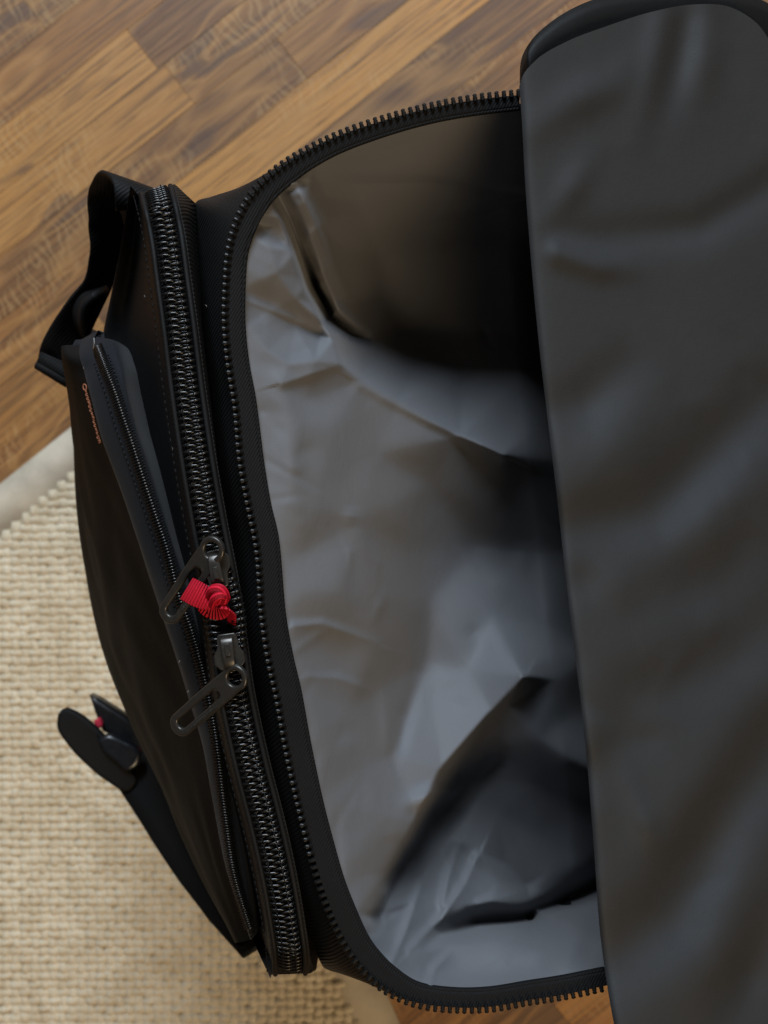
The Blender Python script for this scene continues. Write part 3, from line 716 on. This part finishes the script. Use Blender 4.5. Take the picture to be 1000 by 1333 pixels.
# ------------------------------------------------------------------ sliders and pulls
def slider(yc, flip, tab_from, tab_to, z_tab, tab_len_extra=0, tilt=0.0):
    d = float(d_of_y(yc)); p, t, r, n = at(d, 0, .0014)
    t = t*(-1 if flip else 1)            # t points to the end with the bridge's post
    pts = [(-6.2, -2.6), (-5.4, -3.3), (-1.5, -3.6), (.5, -5.0), (3.6, -5.2), (5.6, -3.6), (6.6, -1.5), (6.6, 1.5), (5.6, 3.6), (3.6, 5.2), (.5, 5.0), (-1.5, 3.6), (-5.4, 3.3), (-6.2, 2.6)]
    pts = [(x*1e-3, y*1e-3) for x, y in pts]
    parts = []
    for zz, th, sc in ((.0006, .0013, 1.0), (-.0030, .0012, .97)):
        v, f = shape2d([[(x*sc, y*sc) for x, y in pts]], th, .0004); v[:, 2] += zz
        parts.append((place(v, p, t, n), f))
    v, f = shape2d([[(.0035, -.0011), (.0062, -.0011), (.0062, .0011), (.0035, .0011)]], .004, .0003); v[:, 2] -= .0012
    parts.append((place(v, p, t, n), f))
    # bridge: a bent bar over the plate, side profile extruded across
    prof = [(-5.2, .8), (-5.2, 2.4), (-4.4, 3.5), (-2.8, 3.9), (2.2, 3.9), (4.4, 3.5), (5.3, 2.4), (5.4, .8), (4.0, .8), (3.9, 2.0), (3.0, 2.6), (-2.6, 2.6), (-3.8, 2.0), (-3.9, .8)]
    v, f = shape2d([[(x*1e-3, z*1e-3) for x, z in prof]], .0040, .0004)
    v = np.stack([v[:, 0], v[:, 2], v[:, 1]], 1); v[:, 1] *= 1 - .10*(v[:, 0]/.005)
    parts.append((place(v, p, t, n), [tuple(reversed(q)) for q in f]))
    # small lock tab on the bridge
    v, f = shape2d([[(-.0030, -.0008), (.0010, -.0008), (.0010, .0008), (-.0030, .0008)]], .0008, .0002); v[:, 2] += .0041
    parts.append((place(v, p, t, n), f))
    v, f = join(parts); me = fix(mesh('zipper_slider', v, f)); so = obj('zipper_slider', me, M['gun'], bag); sharp(me, 40)
    # pull tab
    a = P(*tab_from, z_tab[0]); b = P(*tab_to, z_tab[1]); L = np.linalg.norm(b - a)*1e3
    rw, ew = 4.6, 4.3
    outl = arc(0, 0, rw, 70, 290, 22) + [(6, -4.5), (L*.5, -4.55), (L - 3, -ew)] + arc(L, 0, ew, -80, 80, 16) + [(L - 3, ew), (L*.5, 4.55), (6, 4.5)]
    hole = arc(.2, 0, 2.9, 0, 360, 22)[:-1]
    hole = [(x, y*.92) for x, y in hole]
    s0 = 9.2; sw = 2.0
    sw = 1.75
    slot = arc(s0 + sw*.6, 0, sw, 100, 260, 9) + arc(L - .6, 0, sw + .1, -85, 85, 12)
    mm = lambda q: [(x*1e-3, y*1e-3) for x, y in q]
    v, f = shape2d([mm(outl), mm(hole), mm(slot)], .0021, .0007)
    # slight dishing so the rim stands proud
    parts = [(v, f)]
    # worn raised characters pressed into one leg, too small to read
    rr = random.Random(int(yc)); xx = s0 + 4.0
    while xx < L - 3.5:
        w = rr.uniform(.28, .5); h = rr.uniform(.7, 1.1)
        for kx, ky, kw, kh in ((0, 0, .18, h), (w, rr.uniform(-.2, .2), .18, h*rr.uniform(.5, 1)), (w/2, rr.choice([-.35, 0, .35]), w, .18)):
            q, g = shape2d([mm([(xx + kx - kw/2, 3.25 + ky - kh/2), (xx + kx + kw/2, 3.25 + ky - kh/2), (xx + kx + kw/2, 3.25 + ky + kh/2), (xx + kx - kw/2, 3.25 + ky + kh/2)])], .0003, .00005)
            q[:, 2] += .00113; parts.append((q, g))
        xx += w + .62
    v, f = join(parts)
    nn = np.array([math.sin(tilt), 0, math.cos(tilt)])
    me = fix(mesh('pull_tab', place(v, a, b - a, nn), f)); obj('pull_tab', me, M['gun'], so); sharp(me, 40)
    return so
ZT = R + .0085
slider(741, True, (277, 715), (223, 796), (ZT + .001, R - .002), tilt=-.25)
slider(848, False, (307, 882), (237, 942), (ZT, R - .004), tilt=-.2)

# red ribbon knotted through the sliders
def rib(pts, width, sides_, n=40, thick=.0006, freq=.00095):
    c = spline(pts, n); side = spline(sides_, n) if len(sides_) > 1 else np.repeat(np.array(sides_, float), n, 0)
    cw_ = PV(c); side_w = np.stack([side[:, 0], -side[:, 1], side[:, 2]], 1)
    wd = np.interp(np.linspace(0, 1, n), np.linspace(0, 1, len(width)), width)
    v, f = ribbon(cw_, side_w, wd, thick); d = np.r_[0, np.cumsum(np.linalg.norm(np.diff(cw_, axis=0), axis=1))]/freq
    return v, f, np.repeat(d, 10)
zr = R + .0075
segs = [rib([(243,766,zr+.001),(256,773,zr+.002),(270,780,zr+.0015),(282,785,zr+.001)], [.0084,.0086,.0080,.0050], [(-.38,.9,.25),(-.35,.9,.1)]),
        rib([(262,788,zr-.001),(274,796,zr-.001),(288,797,zr),(297,790,zr+.001)], [.0045,.0052,.0050,.004], [(.5,-.8,.3),(.2,-.9,.3),(-.2,-.9,.2)]),
        rib([(280,783,zr+.002),(290,786,zr+.003),(298,794,zr+.001),(302,812,zr-.004)], [.0040,.0052,.0050,.0030], [(.3,.9,.2),(.75,.6,.3),(.95,.2,.3)])]
for kp, kr in (([(272,776,zr+.001),(277,768,zr+.0035),(286,767,zr+.0045),(292,775,zr+.004),(288,785,zr+.0025),(279,787,zr+.001)], .0019), ([(276,789,zr+.001),(280,779,zr+.0045),(288,775,zr+.0052),(297,779,zr+.003)], .0016)):
    kc = PV(spline(kp, 26)); kv, kf = tube(kc, kr*(.75 + .25*np.sin(np.linspace(0, math.pi, 26))), 10)
    segs.append((kv, kf, np.tile(np.linspace(0, 5, 10, endpoint=False), 26)))
v = np.concatenate([s[0] for s in segs]); f = []; o_ = 0
for s in segs: f += [tuple(i + o_ for i in q) for q in s[1]]; o_ += len(s[0])
me = mesh('red_ribbon', v, f); uu = np.concatenate([s[2] for s in segs])
uvl = me.uv_layers.new(name='UVMap')
for lp in me.loops: uvl.data[lp.index].uv = (uu[lp.vertex_index], 0)
obj('red_ribbon', fix(me), M['red'], bag, label='short red grosgrain ribbon knotted between the two zip sliders')

# ------------------------------------------------------------------ front pocket
NPK = 160
def pk(pts, zs):
    z = np.interp(np.linspace(0, 1, len(pts)), np.linspace(0, 1, len(zs)), zs); return spline([(x, y, q) for (x, y), q in zip(pts, z)], NPK)
zb = [.366,.386,.396,.400,.402,.403,.403,.402,.400,.392,.375]
BR = pk([(128,439),(150,444),(162,470),(170,510),(183,560),(200,612),(213,655),(228,705),(243,750),(256,800),(271,860),(287,930),(302,1020),(317,1100),(328,1165),(336,1212)], [q - .006 for q in zb])
ZP = pk([(121,440),(128,455),(136,475),(150,510),(160,540),(171,572),(185,616),(203,670),(219,718),(234,777),(248,815),(266,879),(279,942),(293,1053),(306,1140),(330,1220)], [q + .003 for q in zb])
BL = pk([(104,449),(104,458),(111,485),(122,525),(134,570),(150,612),(166,655),(183,705),(200,755),(215,800),(232,850),(250,910),(264,960),(280,1050),(295,1130),(326,1223)], [q - .005 for q in zb])
OU = pk([(99,455),(100,480),(103,520),(104,570),(105,640),(112,720),(125,800),(147,880),(177,950),(205,1005),(237,1070),(274,1140),(324,1224)], [.355,.33,.29,.26,.24,.235,.235,.24,.25,.26,.28,.30,.335])
wBR, wZP, wBL, wOU = map(PV, (BR, ZP, BL, OU))
rt = wBR.copy(); rt[:, 2] -= .035; rt[:, 0] += .001
band = dense([rt, wBR, wBR*.45 + wZP*.55 + [0, 0, .001], wZP, wZP*.5 + wBL*.5 + [0, 0, .0012], wBL, wBL*.96 + wOU*.04], 40)
obj('pocket_band', loft('pocket_band', band), M['navy'], bag)
crz = np.zeros((NPK, 1))
face = [wBL*.97 + wOU*.03, wBL*.7 + wOU*.3 + [-.004, 0, .004], wBL*.35 + wOU*.65 + [-.005, 0, .004], wOU]
dd = wOU.copy(); dd[:, 2] -= .10; dd[:, 0] += .004; dd2 = wOU.copy(); dd2[:, 2] = .04; dd2[:, 0] += .014; dd3 = dd2.copy(); dd3[:, 2] = .004; dd3[:, 0] += .02
fcurves = dense(face + [dd, dd2, dd3], 70)
FA = np.stack(fcurves)
# soft crumples of the coated pocket cloth
for s_ in range(60):
    a = rng.integers(2, 34); b = rng.integers(8, 150); th = rng.uniform(-.5, .5); ai, bi = np.meshgrid(np.arange(70), np.arange(NPK), indexing='ij')
    q = ((ai - a)*math.cos(th)*1.6 - (bi - b)*math.sin(th)); r2 = ((ai - a)*math.sin(th) + (bi - b)*math.cos(th))
    FA[..., 0] -= rng.uniform(-.0009, .0009)*np.exp(-.5*(q/2.6)**2 - .5*(r2/14)**2)
pocket = obj('front_pocket', loft('front_pocket', list(FA)), M['coated'], bag)
# top cap closing the pocket's rounded upper end
cap_row = np.array([c[0] for c in dense([rt, wBR, wZP, wBL, wOU, dd], 40)])
capd = cap_row.copy(); capd[:, 2] = np.minimum(capd[:, 2], .30); capd[:, 1] += .004; capd2 = capd.copy(); capd2[:, 2] = .01
obj('pocket_top', loft('pocket_top', [cap_row, cap_row + [0, .003, -.006], capd, capd2]), M['navy'], bag)
# pocket zipper: fine closed coil with a row of tiny beads
zc = wZP + [0, 0, .0012]
ala = np.r_[0, np.cumsum(np.linalg.norm(np.diff(zc, axis=0), axis=1))]
parts = []; i = 0
d0 = .012
bead = []
for d in np.arange(d0, ala[-1] - .004, .00105):
    p = np.array([np.interp(d, ala, zc[:, a]) for a in range(3)]); t = np.array([np.interp(d, ala, np.gradient(zc[:, a])) for a in range(3)]); t /= np.linalg.norm(t)
    r = np.cross(t, [0, 0, 1.0]); r /= np.linalg.norm(r)
    parts.append(tube([p - r*.0022 + [0, 0, -.0004], p - r*.0006 + [0, 0, .0002], p + [0, 0, .0005], p + r*.0006 + [0, 0, .0002], p + r*.0022 + [0, 0, -.0004]], [.0002, .0003, .00036, .0003, .0002], 5))
v, f = join(parts); obj('pocket_zipper', mesh('pocket_zipper', v, f), M['coil'], bag)
pz = wZP + [0, 0, .0008]
for s_ in (-1, 1):
    q = wZP*.62 + (wBL if s_ < 0 else wBR)*.38 + [0, 0, .0018]; stitches('pocket_stitching', q[6:], bag, M['navy'], .002, .0013, .0003)
# orange lettering on the pocket, a ring letter and a row of small ones; too small to read in the photo
fpt = FA.reshape(-1, 3); fpx = np.stack([fpt[:, 0]/((HC - fpt[:, 2])*K) + 500, 666.5 - fpt[:, 1]/((HC - fpt[:, 2])*K)], 1)
vis = np.zeros(len(fpt), bool).reshape(70, NPK); vis[:26] = True; vis = vis.ravel()
def onface(x, y):
    d = np.hypot(fpx[:, 0] - x, fpx[:, 1] - y) + (~vis)*1e6; i = np.argsort(d)[:4]; w = 1/(d[i] + .2); return (fpt[i]*w[:, None]).sum(0)/w.sum()
parts = []; pA, pB = np.array((114.5, 505)), np.array((134, 578))
dirw = onface(*pB) - onface(*pA); dirw /= np.linalg.norm(dirw)
nrm = np.array([-.55, .0, .83]); acr = np.cross(nrm, dirw); acr /= np.linalg.norm(acr)
p0 = onface(*pA) + nrm*.0014; p9 = onface(*pB) + nrm*.0014
ringp = [p0 + dirw*.0011*math.cos(q) + acr*.0008*math.sin(q) for q in np.linspace(0, 2*math.pi, 17)]
parts.append(tube(ringp, .00026, 6, False))
for q in range(1, 15):
    t = q/14.6; p = p0 + (p9 - p0)*t; hh = random.uniform(.00038, .0006); w = .0004
    parts.append(tube([p - acr*hh - dirw*w, p + acr*hh - dirw*w], .00026, 5)); parts.append(tube([p - acr*hh*random.uniform(.2, 1) + dirw*w, p + acr*hh*random.uniform(.3, 1) + dirw*w], .0003, 5))
    s_ = random.choice([-1, 0, 1])*hh*.8; parts.append(tube([p + acr*s_ - dirw*w, p + acr*s_ + dirw*w], .0003, 5))
v, f = join(parts); obj('lettering', mesh('lettering', v, f), M['orange'], bag, label='row of small orange letters along the pocket edge')

# ------------------------------------------------------------------ straps
def strap(name, pts, sides_, width, thick, mat, label=None, n=90):
    c = PV(spline(pts, n)); sd = spline(sides_, n); sw = np.stack([sd[:, 0], -sd[:, 1], sd[:, 2]], 1)
    wd = np.interp(np.linspace(0, 1, n), np.linspace(0, 1, len(width)), width)
    v, f = ribbon(c, sw, wd, thick); return obj(name, fix(mesh(name, v, f)), mat, bag, label=label)
strap('compression_strap', [(196,300,.345),(186,262,.362),(176,240,.358),(164,236,.342),(152,252,.325),(145,290,.31),(139,330,.30),(128,368,.29),(110,398,.285),(92,430,.28),(78,458,.276),(69,484,.27)],
      [(1,.1,.1),(1,.15,.1),(1,.1,.2),(.9,.1,-.4),(.6,.3,-.8),(.3,.2,-1),(.25,.2,-1),(.5,.3,-.8),(.8,.4,-.3),(.85,.5,0),(.85,.52,0),(.85,.52,0)],
      [.020,.0215,.022,.022,.020,.019,.018,.018,.018,.018,.017,.016], .0018, M['web'])
strap('strap_hem', [(76,468,.2795),(70,482,.2790),(67,489,.2765),(70,487,.268)], [(.85,.52,0),(.85,.52,0),(.85,.52,0)], [.0165,.0165,.0165], .0022, M['web'], n=24)
strap('strap_keeper', [(132,380,.30),(112,392,.297),(103,415,.29),(112,440,.28),(135,452,.27)], [(.1,.2,1),(.5,.7,.6),(.5,.7,.6),(.2,.7,.8)], [.016,.020,.020,.016], .003, M['body'], n=40)
strap('side_strap', [(150,968,.16),(178,1000,.17),(212,1045,.185),(250,1100,.20),(295,1165,.22),(338,1232,.25)], [(.78,-.60,-.1),(.8,-.6,-.1),(.84,-.5,-.2),(.86,-.45,-.2),(.86,-.45,-.2)],
      [.024,.027,.029,.029,.026,.018], .0022, M['web'])
# release buckle at the strap's end
bk = bpy.data.objects.new('strap_buckle', None)
def prism(pts, z0, z1, bev=.0015):
    w = PV([(x, y, (z0 + z1)/2) for x, y in pts])[:, :2]; c = w.mean(0)
    v, f = shape2d([[tuple(q - c) for q in w]], z1 - z0, bev); v[:, :2] += c; v[:, 2] += (z0 + z1)/2; return v, f
def smoothpoly(pts, n=40):
    p = [(x, y, 0) for x, y in pts]; return [tuple(q[:2]) for q in spline(p + [p[0]], n + 1)[:-1]]
v, f = prism(smoothpoly([(76,930),(84,921),(100,926),(122,942),(138,958),(156,985),(178,1018),(168,1030),(142,1018),(112,994),(88,968),(75,946)]), .174, .1795, .0018)
me = fix(mesh('strap_buckle', v, f)); buck = obj('strap_buckle', me, M['web'], bag)
v, f = prism([(119,903),(130,908),(165,930),(198,955),(205,972),(196,985),(168,966),(136,950),(126,925)], .155, .168, .002)
obj('buckle_tongue', fix(mesh('buckle_tongue', v, f)), M['buckle'], buck)
v, f = prism(smoothpoly([(128,962),(140,955),(162,962),(184,978),(180,996),(168,1003),(150,990),(134,975)]), .176, .183, .002)
gl = mat_simple('glossy_black_clip', (.008, .010, .014), .3, spec=.5); obj('buckle_clip', fix(mesh('buckle_clip', v, f)), gl, buck)
for x, y in ((128, 941), (193, 966)):
    v, f = prism(smoothpoly([(x-5, y-3), (x+1, y-7), (x+6, y+5), (x, y+6)], 14), .168, .174, .001); obj('red_stitch', fix(mesh('red_stitch', v, f)), M['redthread'], buck)

# lint and a stray hair on the black cloth, too small to pick apart
parts = []
fpan = np.stack(dense(fw, 24)).reshape(-1, 3); gus = np.stack(shell_c[:11]).reshape(-1, 3)
for q in range(14):
    src = (fpan, gus, wBL, wZP)[q % 4]; p = src[rng.integers(5, len(src) - 5)] + [0, 0, .0011]
    a = rng.uniform(0, 6.28); L = rng.uniform(.0004, .0016); d = np.array([math.cos(a), math.sin(a), 0])*L
    parts.append(tube([p, p + d*.5 + rng.normal(0, .0002, 3)*[1, 1, 0], p + d], rng.uniform(.00005, .0001), 4))
hp = P(122, 447, .392)
parts.append(tube([hp + [0, -.002, .001], hp + [.0006, 0, .002], hp + [.0004, .0018, .0016]], .00012, 4))
v, f = join(parts); li = obj('lint', mesh('lint', v, f), mat_simple('grey_lint', (.35, .34, .32), .9), bag); li['kind'] = 'stuff'
